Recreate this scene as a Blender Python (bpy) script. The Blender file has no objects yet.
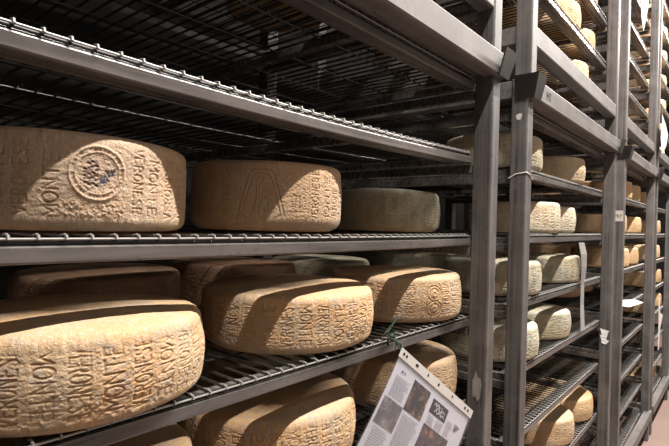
import bpy, bmesh, math, random
import numpy as np
from mathutils import Vector, Matrix
random.seed(7)
S = bpy.context.scene
COL = S.collection
R = math.radians

# ------------------------------------------------------------------ helpers
def obj(name, me, mat=None, parent=None, smooth=False):
    o = bpy.data.objects.new(name, me)
    COL.objects.link(o)
    if mat is not None and not me.materials:
        me.materials.append(mat)
    if parent is not None:
        o.parent = parent
    if smooth:
        me.polygons.foreach_set('use_smooth', [True] * len(me.polygons))
    return o

def tag(o, label, cat, group=None):
    o['label'] = label
    o['category'] = cat
    if group:
        o['group'] = group
    return o

def empty(name, loc, label, cat, group=None):
    o = bpy.data.objects.new(name, None)
    COL.objects.link(o)
    o.location = loc
    o.empty_display_size = 0.05
    return tag(o, label, cat, group)

def structure(o):
    o['kind'] = 'structure'
    return o

class MB:
    """collects solids into one mesh"""
    def __init__(self):
        self.v = []; self.f = []
    def quadbox(self, p):          # 8 points, bottom ring then top ring
        b = len(self.v); self.v += [tuple(q) for q in p]
        for q in ((3, 2, 1, 0), (4, 5, 6, 7), (0, 1, 5, 4), (1, 2, 6, 5), (2, 3, 7, 6), (3, 0, 4, 7)):
            self.f.append(tuple(b + i for i in q))
    def box(self, x0, x1, y0, y1, z0, z1, c=0.0):
        if c <= 0:
            self.quadbox([(x0, y0, z0), (x1, y0, z0), (x1, y1, z0), (x0, y1, z0),
                          (x0, y0, z1), (x1, y0, z1), (x1, y1, z1), (x0, y1, z1)])
            return
        bm = bmesh.new()
        bmesh.ops.create_cube(bm, size=1)
        bmesh.ops.scale(bm, vec=(x1 - x0, y1 - y0, z1 - z0), verts=bm.verts)
        bmesh.ops.translate(bm, vec=((x0 + x1) / 2, (y0 + y1) / 2, (z0 + z1) / 2), verts=bm.verts)
        bmesh.ops.bevel(bm, geom=bm.edges[:], offset=c, segments=2, profile=0.5, affect='EDGES')
        b = len(self.v)
        bm.verts.index_update()
        self.v += [tuple(v.co) for v in bm.verts]
        self.f += [tuple(b + v.index for v in f.verts) for f in bm.faces]
        bm.free()
    def beam_x(self, x0, x1, y0, y1, z0, z1, sag=0.0, n=14, c=0.0025):
        """square tube along X with rounded corners and an optional sag"""
        ring = []
        for (cy, cz, a0) in ((y1 - c, z1 - c, 0), (y0 + c, z1 - c, 90), (y0 + c, z0 + c, 180), (y1 - c, z0 + c, 270)):
            for a in (0, 45, 90):
                ring.append((cy + c * math.cos(R(a0 + a)), cz + c * math.sin(R(a0 + a))))
        b = len(self.v); m = len(ring)
        for i in range(n + 1):
            t = i / n; d = -sag * math.sin(math.pi * t)
            for (y, z) in ring:
                self.v.append((x0 + (x1 - x0) * t, y, z + d))
        for i in range(n):
            for j in range(m):
                k = (j + 1) % m
                self.f.append((b + i * m + j, b + (i + 1) * m + j, b + (i + 1) * m + k, b + i * m + k))
        self.f.append(tuple(b + j for j in range(m)))
        self.f.append(tuple(b + n * m + j for j in reversed(range(m))))
    def tube(self, pts, r, n=6):
        pts = [Vector(p) for p in pts]
        b = len(self.v); m = len(pts)
        for i, p in enumerate(pts):
            d = (pts[min(i + 1, m - 1)] - pts[max(i - 1, 0)]).normalized()
            a = d.cross(Vector((0, 0, 1)))
            if a.length < 1e-3:
                a = d.cross(Vector((0, 1, 0)))
            a.normalize(); c = a.cross(d)
            for k in range(n):
                an = 2 * math.pi * k / n
                self.v.append(tuple(p + r * (a * math.cos(an) + c * math.sin(an))))
        for i in range(m - 1):
            for k in range(n):
                l = (k + 1) % n
                self.f.append((b + i * n + k, b + i * n + l, b + (i + 1) * n + l, b + (i + 1) * n + k))
        self.f.append(tuple(b + k for k in reversed(range(n))))
        self.f.append(tuple(b + (m - 1) * n + k for k in range(n)))
    def poly(self, pts):
        b = len(self.v); self.v += [tuple(p) for p in pts]
        self.f.append(tuple(range(b, b + len(pts))))
    def prism(self, pts, nrm, th):
        """flat outline given a thickness along nrm"""
        n = Vector(nrm).normalized() * (th / 2)
        b = len(self.v); m = len(pts)
        self.v += [tuple(Vector(p) + n) for p in pts] + [tuple(Vector(p) - n) for p in pts]
        self.f.append(tuple(range(b, b + m)))
        self.f.append(tuple(b + m + i for i in reversed(range(m))))
        for i in range(m):
            j = (i + 1) % m
            self.f.append((b + i, b + m + i, b + m + j, b + j))
    def mesh(self, name):
        me = bpy.data.meshes.new(name)
        me.from_pydata(self.v, [], self.f)
        bm = bmesh.new(); bm.from_mesh(me)
        bmesh.ops.recalc_face_normals(bm, faces=bm.faces)
        bm.to_mesh(me); bm.free()
        return me

# ------------------------------------------------------------------ materials
def mat(name):
    m = bpy.data.materials.new(name); m.use_nodes = True
    nt = m.node_tree
    return m, nt, nt.nodes['Principled BSDF']

def N(nt, t, **kw):
    n = nt.nodes.new(t)
    for k, v in kw.items():
        if k in n.inputs:
            n.inputs[k].default_value = v
        else:
            setattr(n, k, v)
    return n

def noise(nt, vec, scale, detail=4, rough=0.6):
    n = N(nt, 'ShaderNodeTexNoise', Scale=scale, Detail=detail, Roughness=rough)
    nt.links.new(vec, n.inputs['Vector'])
    return n.outputs['Fac']

def ramp(nt, fac, stops):
    r = nt.nodes.new('ShaderNodeValToRGB')
    e = r.color_ramp.elements
    while len(e) < len(stops):
        e.new(0.5)
    for el, (p, c) in zip(e, stops):
        el.position = p; el.color = (c, c, c, 1) if isinstance(c, (int, float)) else (*c, 1)
    nt.links.new(fac, r.inputs['Fac'])
    return r.outputs['Color']

def mix(nt, fac, a, b, mode='MIX'):
    m = nt.nodes.new('ShaderNodeMix'); m.data_type = 'RGBA'; m.blend_type = mode
    for s, v in ((0, fac), (6, a), (7, b)):
        if hasattr(v, 'is_linked') or hasattr(v, 'links'):
            nt.links.new(v, m.inputs[s])
        else:
            m.inputs[s].default_value = v if s == 0 else (*v, 1)
    return m.outputs[2]

def coords(nt, scale=(1, 1, 1), rnd=True):
    tc = nt.nodes.new('ShaderNodeTexCoord')
    mp = nt.nodes.new('ShaderNodeMapping'); mp.inputs['Scale'].default_value = scale
    nt.links.new(tc.outputs['Object'], mp.inputs['Vector'])
    if rnd:
        oi = nt.nodes.new('ShaderNodeObjectInfo')
        mu = N(nt, 'ShaderNodeMath', operation='MULTIPLY'); mu.inputs[1].default_value = 37.0
        nt.links.new(oi.outputs['Random'], mu.inputs[0])
        nt.links.new(mu.outputs[0], mp.inputs['Location'])
        return mp.outputs['Vector'], oi.outputs['Random']
    return mp.outputs['Vector'], None

def bump(nt, bsdf, h, strength, dist):
    b = nt.nodes.new('ShaderNodeBump')
    b.inputs['Strength'].default_value = strength; b.inputs['Distance'].default_value = dist
    nt.links.new(h, b.inputs['Height']); nt.links.new(b.outputs['Normal'], bsdf.inputs['Normal'])

def steel(name, base, dark, stretch, metallic=0.35, rough=0.42):
    m, nt, b = mat(name)
    v, rn = coords(nt, stretch)
    n1 = noise(nt, v, 1.0, 5, 0.65)
    v2, _ = coords(nt)
    n2 = noise(nt, v2, 9.0, 4, 0.6)
    n3 = noise(nt, v2, 60.0, 3, 0.6)
    c = mix(nt, ramp(nt, n1, [(0.35, 0.0), (0.68, 1.0)]), dark, base)
    c = mix(nt, ramp(nt, n2, [(0.42, 0.0), (0.72, 0.55)]), c, tuple(x * 1.25 + 0.01 for x in base))
    c = mix(nt, ramp(nt, n3, [(0.60, 0.0), (0.72, 0.5)]), c, tuple(x * 0.6 for x in dark))
    nt.links.new(c, b.inputs['Base Color'])
    b.inputs['Metallic'].default_value = metallic
    r = ramp(nt, n1, [(0.3, rough - 0.08), (0.7, rough + 0.12)])
    nt.links.new(r, b.inputs['Roughness'])
    bump(nt, b, n1, 0.12, 0.001)
    return m

STEEL_POST = steel('brushed_post_steel', (0.165, 0.150, 0.144), (0.060, 0.053, 0.050), (120, 120, 1.3), 0.25, 0.52)
STEEL_BEAM = steel('brushed_beam_steel', (0.180, 0.165, 0.157), (0.085, 0.076, 0.072), (1.3, 120, 80), 0.22, 0.55)
STEEL_BAR = steel('shelf_bar_steel', (0.18, 0.164, 0.156), (0.10, 0.091, 0.086), (3.0, 120, 60), 0.4, 0.27)
STEEL_CUP = steel('dark_corner_steel', (0.034, 0.027, 0.025), (0.018, 0.015, 0.014), (25, 25, 25), 0.2, 0.45)
def bright_steel():
    m, nt, b = mat('bright_rod_steel')
    b.inputs['Base Color'].default_value = (0.36, 0.345, 0.33, 1)
    b.inputs['Metallic'].default_value = 0.5; b.inputs['Roughness'].default_value = 0.42
    return m
BRIGHT = bright_steel()

def wire_mat():
    m, nt, b = mat('shelf_wire_steel')
    v, _ = coords(nt)
    n = noise(nt, v, 30, 3, 0.6)
    c = mix(nt, n, (0.014, 0.013, 0.012), (0.032, 0.030, 0.028))
    nt.links.new(c, b.inputs['Base Color'])
    b.inputs['Metallic'].default_value = 0.0; b.inputs['Roughness'].default_value = 0.25; b.inputs['Specular IOR Level'].default_value = 0.8
    return m
WIRE = wire_mat()

def rind(name, c_a, c_b, c_warm, c_mold, mold=0.5, white=0.35, inkcol=(0.045, 0.045, 0.085)):
    """washed cheese rind: tan ground, warm patches, pale bloom and grey-green mould"""
    m, nt, b = mat(name)
    v, rn = coords(nt)
    n1 = noise(nt, v, 11, 5, 0.6)
    n2 = noise(nt, v, 26, 6, 0.65)
    n3 = noise(nt, v, 160, 4, 0.7)
    n4 = noise(nt, v, 420, 3, 0.7)
    n5 = noise(nt, v, 6, 3, 0.5)
    c = mix(nt, ramp(nt, n1, [(0.30, 0.0), (0.70, 1.0)]), c_a, c_b)
    c = mix(nt, ramp(nt, n5, [(0.42, 0.0), (0.60, 0.85)]), c, c_warm)
    # pale bloom
    c = mix(nt, ramp(nt, n3, [(0.50, 0.0), (0.68, white)]), c, (0.72, 0.66, 0.55))
    # mould colonies
    mm = nt.nodes.new('ShaderNodeMath'); mm.operation = 'MULTIPLY'
    nt.links.new(ramp(nt, n2, [(0.46, 0.0), (0.62, 1.0)]), mm.inputs[0])
    nt.links.new(ramp(nt, n3, [(0.36, 0.0), (0.60, mold)]), mm.inputs[1])
    c = mix(nt, mm.outputs[0], c, c_mold)
    c = mix(nt, ramp(nt, n4, [(0.62, 0.0), (0.76, 0.35)]), c, (0.26, 0.17, 0.08))
    # browned imprint and blue stamping ink, both carried by the rind itself
    at = nt.nodes.new('ShaderNodeAttribute'); at.attribute_name = 'imprint'
    f = N(nt, 'ShaderNodeMath', operation='MULTIPLY'); f.inputs[1].default_value = 0.34
    nt.links.new(at.outputs['Fac'], f.inputs[0])
    c = mix(nt, f.outputs[0], c, tuple(x * y for x, y in zip(c_warm, (0.62, 0.50, 0.40))))
    ai = nt.nodes.new('ShaderNodeAttribute'); ai.attribute_name = 'ink'
    fi = nt.nodes.new('ShaderNodeMath'); fi.operation = 'MULTIPLY'
    nt.links.new(ai.outputs['Fac'], fi.inputs[0])
    nt.links.new(ramp(nt, n3, [(0.38, 0.25), (0.55, 1.0)]), fi.inputs[1])
    c = mix(nt, fi.outputs[0], c, inkcol)
    # every wheel has its own tone
    hs = nt.nodes.new('ShaderNodeHueSaturation')
    nt.links.new(c, hs.inputs['Color'])
    mr = nt.nodes.new('ShaderNodeMapRange'); mr.inputs['To Min'].default_value = 0.82; mr.inputs['To Max'].default_value = 0.96
    nt.links.new(rn, mr.inputs['Value']); nt.links.new(mr.outputs[0], hs.inputs['Value'])
    nt.links.new(hs.outputs['Color'], b.inputs['Base Color'])
    b.inputs['Roughness'].default_value = 0.62
    b.inputs['Specular IOR Level'].default_value = 0.35
    b.inputs['Subsurface Weight'].default_value = 0.0
    ad = nt.nodes.new('ShaderNodeMath'); ad.operation = 'ADD'
    nt.links.new(n3, ad.inputs[0]); nt.links.new(n4, ad.inputs[1])
    bump(nt, b, ad.outputs[0], 0.75, 0.0022)
    return m

RIND_WARM = rind('orange_rind', (0.53, 0.36, 0.20), (0.61, 0.445, 0.285), (0.59, 0.345, 0.16), (0.30, 0.29, 0.27), 0.65, 0.45)
RIND_PINK = rind('pinkish_rind', (0.50, 0.345, 0.225), (0.57, 0.41, 0.285), (0.53, 0.33, 0.18), (0.42, 0.36, 0.28), 0.35, 0.35)
RIND_GREY = rind('grey_green_rind', (0.46, 0.42, 0.31), (0.57, 0.53, 0.41), (0.45, 0.36, 0.22), (0.22, 0.26, 0.21), 0.75, 0.55)
RIND_TAN = rind('tan_rind', (0.54, 0.37, 0.20), (0.64, 0.47, 0.28), (0.60, 0.35, 0.16), (0.44, 0.36, 0.24), 0.30, 0.30)
RIND_PALE = rind('pale_rind', (0.56, 0.47, 0.33), (0.64, 0.56, 0.42), (0.58, 0.40, 0.22), (0.34, 0.34, 0.28), 0.55, 0.55)
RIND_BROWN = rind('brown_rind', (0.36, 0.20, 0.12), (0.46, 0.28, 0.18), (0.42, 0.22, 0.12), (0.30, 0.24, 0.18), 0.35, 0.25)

def plain(name, col, rough=0.6, metallic=0.0, var=0.15, scale=8, strength=0.2):
    m, nt, b = mat(name)
    v, _ = coords(nt, rnd=False)
    n = noise(nt, v, scale, 4, 0.6)
    c = mix(nt, n, tuple(x * (1 - var) for x in col), tuple(min(1, x * (1 + var)) for x in col))
    nt.links.new(c, b.inputs['Base Color'])
    b.inputs['Roughness'].default_value = rough; b.inputs['Metallic'].default_value = metallic
    bump(nt, b, n, strength, 0.001)
    return m

PAPER = plain('white_paper', (0.86, 0.86, 0.89), 0.65, var=0.03, scale=30)
OLDPAPER = plain('greyed_paper', (0.55, 0.57, 0.57), 0.6, var=0.08, scale=20)
TAPE = plain('white_tape', (0.62, 0.60, 0.57), 0.5, var=0.2, scale=40)
SCUFF = plain('grey_tape_residue', (0.30, 0.285, 0.27), 0.6, var=0.4, scale=60)
SLEEVE = plain('grey_film', (0.30, 0.29, 0.28), 0.35, var=0.3, scale=20)
CARDTAG = plain('cream_card', (0.52, 0.47, 0.41), 0.7, var=0.1, scale=40)
BLACK = plain('black_print', (0.012, 0.012, 0.014), 0.6, scale=40)
GREYPRINT = plain('grey_print', (0.33, 0.33, 0.36), 0.7, scale=40)
WHITEPRINT = plain('white_print', (0.75, 0.75, 0.75), 0.6, scale=40)
TIE = plain('dark_green_twine', (0.015, 0.035, 0.022), 0.55, var=0.4, scale=60)
FLOOR = plain('worn_clay_floor', (0.22, 0.15, 0.125), 0.45, var=0.25, scale=3, strength=0.1)
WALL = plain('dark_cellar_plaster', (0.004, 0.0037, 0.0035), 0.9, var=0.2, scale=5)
PLASTER = plain('pale_fill_plaster', (0.17, 0.155, 0.14), 0.85, var=0.15, scale=4)  # made pale to bounce fill light onto the rack fronts
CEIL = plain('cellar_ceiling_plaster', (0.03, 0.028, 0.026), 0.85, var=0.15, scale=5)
HOUSING = plain('white_lamp_housing', (0.7, 0.7, 0.7), 0.4, scale=10)
RUBBER = plain('black_plug', (0.02, 0.018, 0.018), 0.5, scale=40)

def photo_mat(name, dark, mid, hot, scale):
    m, nt, b = mat(name)
    v, _ = coords(nt, rnd=False)
    n1 = noise(nt, v, scale, 5, 0.6); n2 = noise(nt, v, scale * 2.2, 4, 0.6)
    c = ramp(nt, n1, [(0.46, dark), (0.56, mid), (0.68, hot)])
    c = mix(nt, ramp(nt, n2, [(0.45, 0.0), (0.6, 0.6)]), c, dark)
    nt.links.new(c, b.inputs['Base Color']); b.inputs['Roughness'].default_value = 0.35
    return m
PHOTO_FOOD = photo_mat('print_of_cheese_board', (0.03, 0.028, 0.03), (0.22, 0.12, 0.06), (0.62, 0.40, 0.22), 55)
PHOTO_GREY = photo_mat('faded_print_of_plate', (0.16, 0.155, 0.16), (0.30, 0.27, 0.25), (0.50, 0.46, 0.43), 40)
PHOTO_ORANGE = photo_mat('print_of_orange_dish', (0.03, 0.03, 0.05), (0.16, 0.09, 0.06), (0.62, 0.26, 0.10), 50)

def film_mat():
    m, nt, b = mat('clear_plastic_film')
    v, _ = coords(nt, rnd=False)
    n = noise(nt, v, 18, 3, 0.5)
    out = nt.nodes['Material Output']
    tr = nt.nodes.new('ShaderNodeBsdfTransparent'); tr.inputs['Color'].default_value = (0.95, 0.95, 0.97, 1)
    gl = nt.nodes.new('ShaderNodeBsdfGlossy'); gl.inputs['Roughness'].default_value = 0.18
    df = nt.nodes.new('ShaderNodeBsdfDiffuse'); df.inputs['Color'].default_value = (0.75, 0.75, 0.78, 1)
    m1 = nt.nodes.new('ShaderNodeMixShader'); m1.inputs['Fac'].default_value = 0.04
    nt.links.new(tr.outputs[0], m1.inputs[1]); nt.links.new(df.outputs[0], m1.inputs[2])
    fr = nt.nodes.new('ShaderNodeLayerWeight'); fr.inputs['Blend'].default_value = 0.25
    fac = ramp(nt, fr.outputs['Facing'], [(0.1, 0.02), (1.0, 0.22)])
    m2 = nt.nodes.new('ShaderNodeMixShader')
    nt.links.new(fac, m2.inputs['Fac'])
    nt.links.new(m1.outputs[0], m2.inputs[1]); nt.links.new(gl.outputs[0], m2.inputs[2])
    bp = nt.nodes.new('ShaderNodeBump'); bp.inputs['Strength'].default_value = 0.3; bp.inputs['Distance'].default_value = 0.004
    nt.links.new(n, bp.inputs['Height']); nt.links.new(bp.outputs[0], gl.inputs['Normal'])
    nt.links.new(m2.outputs[0], out.inputs['Surface'])
    return m
FILM = film_mat()
STRIP = plain('milky_punched_strip', (0.60, 0.57, 0.54), 0.35, var=0.08, scale=40)

def lamp_mat():
    m, nt, b = mat('lit_lamp_diffuser')
    b.inputs['Base Color'].default_value = (0.9, 0.9, 0.9, 1)
    b.inputs['Emission Color'].default_value = (1, 0.93, 0.84, 1)
    b.inputs['Emission Strength'].default_value = 3.0
    return m
LAMP = lamp_mat()

# ------------------------------------------------------------------ lettering pressed into the rind
def arc(cx, cy, rx, ry, a0, a1, n=14):
    return [(cx + rx * math.cos(R(a0 + (a1 - a0) * i / n)), cy + ry * math.sin(R(a0 + (a1 - a0) * i / n))) for i in range(n + 1)]
GLYPH = {
    'M': (.85, [[(0, 0), (0, 1), (.42, .35), (.85, 1), (.85, 0)]]),
    'O': (.75, [arc(.375, .5, .375, .5, 0, 360, 18)]),
    'N': (.7, [[(0, 0), (0, 1), (.7, 0), (.7, 1)]]),
    'T': (.7, [[(0, 1), (.7, 1)], [(.35, 1), (.35, 0)]]),
    'E': (.6, [[(.6, 0), (0, 0), (0, 1), (.6, 1)], [(0, .52), (.5, .52)]]),
    'V': (.75, [[(0, 1), (.375, 0), (.75, 1)]]),
    'R': (.65, [[(0, 0), (0, 1), (.4, 1), (.6, .9), (.62, .75), (.55, .58), (.4, .5), (0, .5)], [(.32, .5), (.65, 0)]]),
    'S': (.6, [[(.58, .85), (.45, .97), (.25, 1), (.06, .9), (.03, .74), (.15, .6), (.45, .45), (.58, .3), (.55, .12), (.4, .02), (.2, 0), (.02, .13)]]),
    '7': (.6, [[(0, 1), (.6, 1), (.2, 0)]]),
    '1': (.3, [[(0, .8), (.2, 1), (.2, 0)]]),
}

class Relief:
    """height map around the side of one wheel (s along the rim, z up)"""
    def __init__(self, Rad, h, nu, nv, z0, z1, seed):
        self.Rad = Rad; self.h = h; self.nu = nu; self.nv = nv
        self.s = np.linspace(0, 2 * math.pi * Rad, nu, endpoint=False)
        self.z = np.linspace(z0, z1, nv)
        self.d = np.zeros((nv, nu)); self.ink = np.zeros((nv, nu))
        self.C = 2 * math.pi * Rad
        self.rng = np.random.RandomState(seed)
    def dist(self, p, q, pad):
        s0, s1 = min(p[0], q[0]) - pad, max(p[0], q[0]) + pad
        z0, z1 = min(p[1], q[1]) - pad, max(p[1], q[1]) + pad
        i0 = int(math.floor(s0 / self.C * self.nu)); i1 = int(math.ceil(s1 / self.C * self.nu)) + 1
        dz = self.z[1] - self.z[0]
        j0 = max(0, int((z0 - self.z[0]) / dz)); j1 = min(self.nv, int((z1 - self.z[0]) / dz) + 2)
        if j1 <= j0:
            return None
        ii = np.arange(i0, i1)
        ss = ii * self.C / self.nu; zz = self.z[j0:j1]
        X, Y = np.meshgrid(ss, zz)
        dx, dy = q[0] - p[0], q[1] - p[1]; L = dx * dx + dy * dy + 1e-12
        t = np.clip(((X - p[0]) * dx + (Y - p[1]) * dy) / L, 0, 1)
        D = np.hypot(X - p[0] - t * dx, Y - p[1] - t * dy)
        return D, slice(j0, j1), ii % self.nu
    def line(self, p, q, w, depth, ink=False):
        r = self.dist(p, q, w * 2.2)
        if r is None:
            return
        D, js, ii = r
        f = np.clip(1.0 - (D / w) ** 2 * 0.5, 0, 1) * (D < w * 1.42)
        if ink:
            self.ink[js, ii] = np.maximum(self.ink[js, ii], np.clip(1.6 - D / w, 0, 1))
        else:
            g = f * depth
            cur = self.d[js, ii]
            self.d[js, ii] = np.where(abs(g) > abs(cur), g, cur)
    def path(self, pts, w, depth, ink=False):
        for a, b in zip(pts[:-1], pts[1:]):
            self.line(a, b, w, depth, ink)
    def at(self, deg):
        return (R(deg) % (2 * math.pi)) * self.Rad
    def word(self, txt, deg, zc, length, height, down=True, w=0.00105, depth=-0.0014):
        s = self.at(deg); n = len(txt); pitch = length / n
        for k, ch in enumerate(txt):
            gw, strokes = GLYPH[ch]
            a = pitch * 0.74 / 0.75
            u0 = -length / 2 + pitch * (k + 0.5) - gw * a / 2
            jit = self.rng.uniform(-1, 1, 2) * 0.0006
            dep = depth * self.rng.uniform(0.65, 1.1)
            for st in strokes:
                P = []
                for (x, y) in st:
                    u = u0 + x * a + jit[0]; v = (y - 0.5) * height + jit[1]
                    P.append((s + v, zc - u) if down else (s - v, zc + u))
                self.path(P, w, dep)
    def flat_word(self, txt, deg, zc, width, height, w=0.00105, depth=-0.0014):
        s = self.at(deg); pitch = width / len(txt)
        for k, ch in enumerate(txt):
            gw, strokes = GLYPH[ch]
            for st in strokes:
                self.path([(s - width / 2 + pitch * k + x * pitch * 0.8, zc + (y - 0.5) * height) for x, y in st], w, depth)
    def dots(self, deg0, deg1, z0, z1, n, r, depth):
        for _ in range(n):
            p = (self.at(deg0) + self.rng.uniform(0, 1) * R(deg1 - deg0) * self.Rad, self.rng.uniform(z0, z1))
            self.line(p, (p[0] + 1e-5, p[1]), r * self.rng.uniform(0.6, 1.4), depth * self.rng.uniform(0.4, 1.2))
    def columns(self, deg0, deg1, step, zc, k0=0, height=0.0185, lenV=0.078, lenM=0.071):
        pat = [('MONTE', False), ('VERONESE', False), ('MONTE', True), ('VERONESE', True)]
        k = k0; d = deg0
        while d < deg1:
            t, dn = pat[k % 4]
            self.word(t, d, zc + self.rng.uniform(-.002, .002), lenV if t == 'VERONESE' else lenM, height, dn)
            d += step; k += 1
    def ring(self, deg, zc, rx, rz, w, depth, n=40, ink=False):
        s = self.at(deg)
        self.path([(s + rx * math.cos(2 * math.pi * i / n), zc + rz * math.sin(2 * math.pi * i / n)) for i in range(n + 1)], w, depth, ink)

def smooth_noise(rng, nv, nu, cu, cv):
    """periodic-in-u smooth noise in [-1, 1]"""
    g = rng.uniform(-1, 1, (cv + 3, cu))
    u = np.arange(nu) / nu * cu; v = np.linspace(0, cv, nv)
    iu = np.floor(u).astype(int); fu = u - iu; iv = np.floor(v).astype(int); fv = v - iv
    fu = fu * fu * (3 - 2 * fu); fv = (fv * fv * (3 - 2 * fv))[:, None]
    a = g[iv][:, iu % cu] * (1 - fu) + g[iv][:, (iu + 1) % cu] * fu
    b = g[iv + 1][:, iu % cu] * (1 - fu) + g[iv + 1][:, (iu + 1) % cu] * fu
    return a * (1 - fv) + b * fv

def wheel_mesh(name, Rad, h, nu, nv, seed, decorate=None, dome=0.004, rb=0.013, rt=0.011, pits=1.0, bulge=0.003, chamfer=0.004):
    rel = Relief(Rad, h, nu, nv, rb, h - rt, seed)
    if decorate:
        decorate(rel)
    edge = np.clip(np.minimum(np.arange(nv), np.arange(nv)[::-1]) / max(2.0, nv * 0.05), 0, 1)[:, None]
    rel.d *= edge
    rng = np.random.RandomState(seed + 50)
    rough = (0.00035 * smooth_noise(rng, nv, nu, min(nu // 3, 300), max(4, nv // 3)) + 0.0003 * smooth_noise(rng, nv, nu, min(nu // 2, 160), max(3, nv // 5))) * pits
    big = 0.0022 * smooth_noise(rng, nv, nu, 9, 2)
    zn = (rel.z - rel.z[0]) / (rel.z[-1] - rel.z[0])
    prof = bulge * (1 - (2 * zn - 1) ** 2)
    rad = Rad - bulge + prof[:, None] + rel.d + rough + big
    th = np.arange(nu) / nu * 2 * math.pi
    wob = 1 + 0.006 * np.sin(2 * th + seed) + 0.004 * np.sin(3 * th + 2.1 * seed)
    tilt = 0.002 * np.sin(th + seed * 1.7)
    rows = []; ink = []; imp = []
    # bottom centre ring outwards
    fr_b = [0.03, 0.5, 0.85]
    for f in fr_b:
        rows.append(np.stack([Rad * f * np.cos(th), Rad * f * np.sin(th), np.zeros(nu)], 1))
    r0 = rad[0]; r1 = rad[-1]
    for a in (0, 22, 45, 68):
        rr = (r0 - rb - chamfer) + (rb + chamfer) * math.sin(R(a)); zz = rb - rb * math.cos(R(a))
        rows.append(np.stack([rr * wob * np.cos(th), rr * wob * np.sin(th), np.full(nu, zz)], 1))
    nb = len(rows)
    for j in range(nv):
        rows.append(np.stack([rad[j] * wob * np.cos(th), rad[j] * wob * np.sin(th), np.full(nu, rel.z[j]) + tilt * zn[j]], 1))
    ntop = len(rows)
    nz = smooth_noise(rng, 24, nu, 14, 5) * 0.0012 + smooth_noise(rng, 24, nu, min(nu // 3, 90), 20) * 0.0004 * pits
    for a in (20, 42, 65, 90):
        rr = (r1 - rt) + rt * math.cos(R(a)); zz = h - rt + rt * math.sin(R(a))
        rows.append(np.stack([rr * wob * np.cos(th), rr * wob * np.sin(th), zz + tilt], 1))
    for i, f in enumerate((0.97, 0.93, 0.88, 0.82, 0.75, 0.66, 0.56, 0.45, 0.33, 0.2, 0.08, 0.02)):
        rr = (r1 - rt) * f
        rows.append(np.stack([rr * wob * np.cos(th), rr * wob * np.sin(th), h + dome * (1 - f * f) + nz[i * 2] * min(1, 3 * (1 - f) + .3) * f + tilt * f], 1))
    V = np.concatenate(rows, 0) * 1.1; nr = len(rows)
    inkv = np.zeros((nr, nu)); impv = np.zeros((nr, nu))
    inkv[nb:ntop] = rel.ink; impv[nb:ntop] = np.clip(-rel.d / 0.0015, 0, 1)
    j = np.arange(nr - 1)[:, None]; i = np.arange(nu)[None, :]
    i2 = (i + 1) % nu
    F = np.stack([j * nu + i, j * nu + i2, (j + 1) * nu + i2, (j + 1) * nu + i], -1).reshape(-1, 4)
    nvt = len(V); nf = len(F)
    me = bpy.data.meshes.new(name)
    me.vertices.add(nvt); me.vertices.foreach_set('co', V.astype(np.float32).ravel())
    caps = [list(range(nu - 1, -1, -1)), list(range((nr - 1) * nu, nr * nu))]
    loops = np.concatenate([F.ravel(), np.array(caps[0]), np.array(caps[1])]).astype(np.int32)
    starts = np.concatenate([np.arange(nf) * 4, [nf * 4, nf * 4 + nu]]).astype(np.int32)
    totals = np.concatenate([np.full(nf, 4), [nu, nu]]).astype(np.int32)
    me.loops.add(len(loops)); me.loops.foreach_set('vertex_index', loops)
    me.polygons.add(nf + 2); me.polygons.foreach_set('loop_start', starts); me.polygons.foreach_set('loop_total', totals)
    me.polygons.foreach_set('use_smooth', np.ones(nf + 2, bool))
    for nm, arr in (('ink', inkv), ('imprint', impv)):
        a = me.attributes.new(nm, 'FLOAT', 'POINT'); a.data.foreach_set('value', arr.ravel().astype(np.float32))
    me.update(); me.validate()
    return me

H = 0.105
def deco_seal(r):
    zc = 0.053
    # round seal with a toothed border, inked in the middle
    r.ring(-95.3, 0.062, 0.0300, 0.0285, 0.0014, 0.0015)
    r.ring(-95.3, 0.062, 0.0240, 0.0225, 0.0009, 0.0010)
    s = r.at(-95.3)
    for k in range(22):
        a = 2 * math.pi * k / 22
        r.line((s + 0.0250 * math.cos(a), 0.062 + 0.0235 * math.sin(a)), (s + 0.0285 * math.cos(a), 0.062 + 0.0270 * math.sin(a)), 0.0009, 0.0010 if k % 2 else -0.0007)
    for k, (x, z0, z1) in enumerate([(-.0135, -.010, .004), (-.0095, -.012, .010), (-.0055, -.011, .012), (-.0015, -.013, .008)]):
        n = 5
        for q in range(n):
            z = z0 + (z1 - z0) * q / (n - 1)
            r.line((s + x - .0012, 0.062 + z), (s + x + .0012, 0.062 + z + (.0012 if q % 2 else -.0010)), 0.0010, -0.0010)
            r.line((s + x - .0012, 0.062 + z), (s + x + .0012, 0.062 + z), 0.0010, 0, True)
    blot = r.rng.uniform(-1, 1, (16, 2))
    for bx, bz in blot:
        p = (s + .0095 + bx * .0065, 0.058 + bz * .0075)
        r.line(p, (p[0] + bz * .004, p[1] + bx * .003), 0.0013, -0.0006)
        r.line(p, (p[0] + bz * .004, p[1] + bx * .003), 0.0014, 0, True)
    r.word('VERONESE', -77.6, 0.056, 0.076, 0.012, True)
    r.word('MONTE', -69.0, 0.050, 0.066, 0.014, True)
    r.word('VERONESE', -58.0, 0.052, 0.078, 0.015, False)
    r.word('MONTE', -47.5, 0.052, 0.072, 0.018, False)
    r.columns(-36, 150, 10.8, 0.052, 2)
    r.word('MONTE', -113.0, 0.048, 0.068, 0.0155, False)
    r.word('VERONESE', -124.5, 0.054, 0.078, 0.0155, False)
    r.columns(-200, -130, 11, 0.052, 2)
    r.dots(-110, -84, 0.014, 0.030, 90, 0.0012, 0.0011)
    r.dots(-104, -86, 0.036, 0.088, 160, 0.0008, 0.0007)
    r.dots(-130, -60, 0.014, 0.092, 160, 0.0008, -0.0006)

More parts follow.
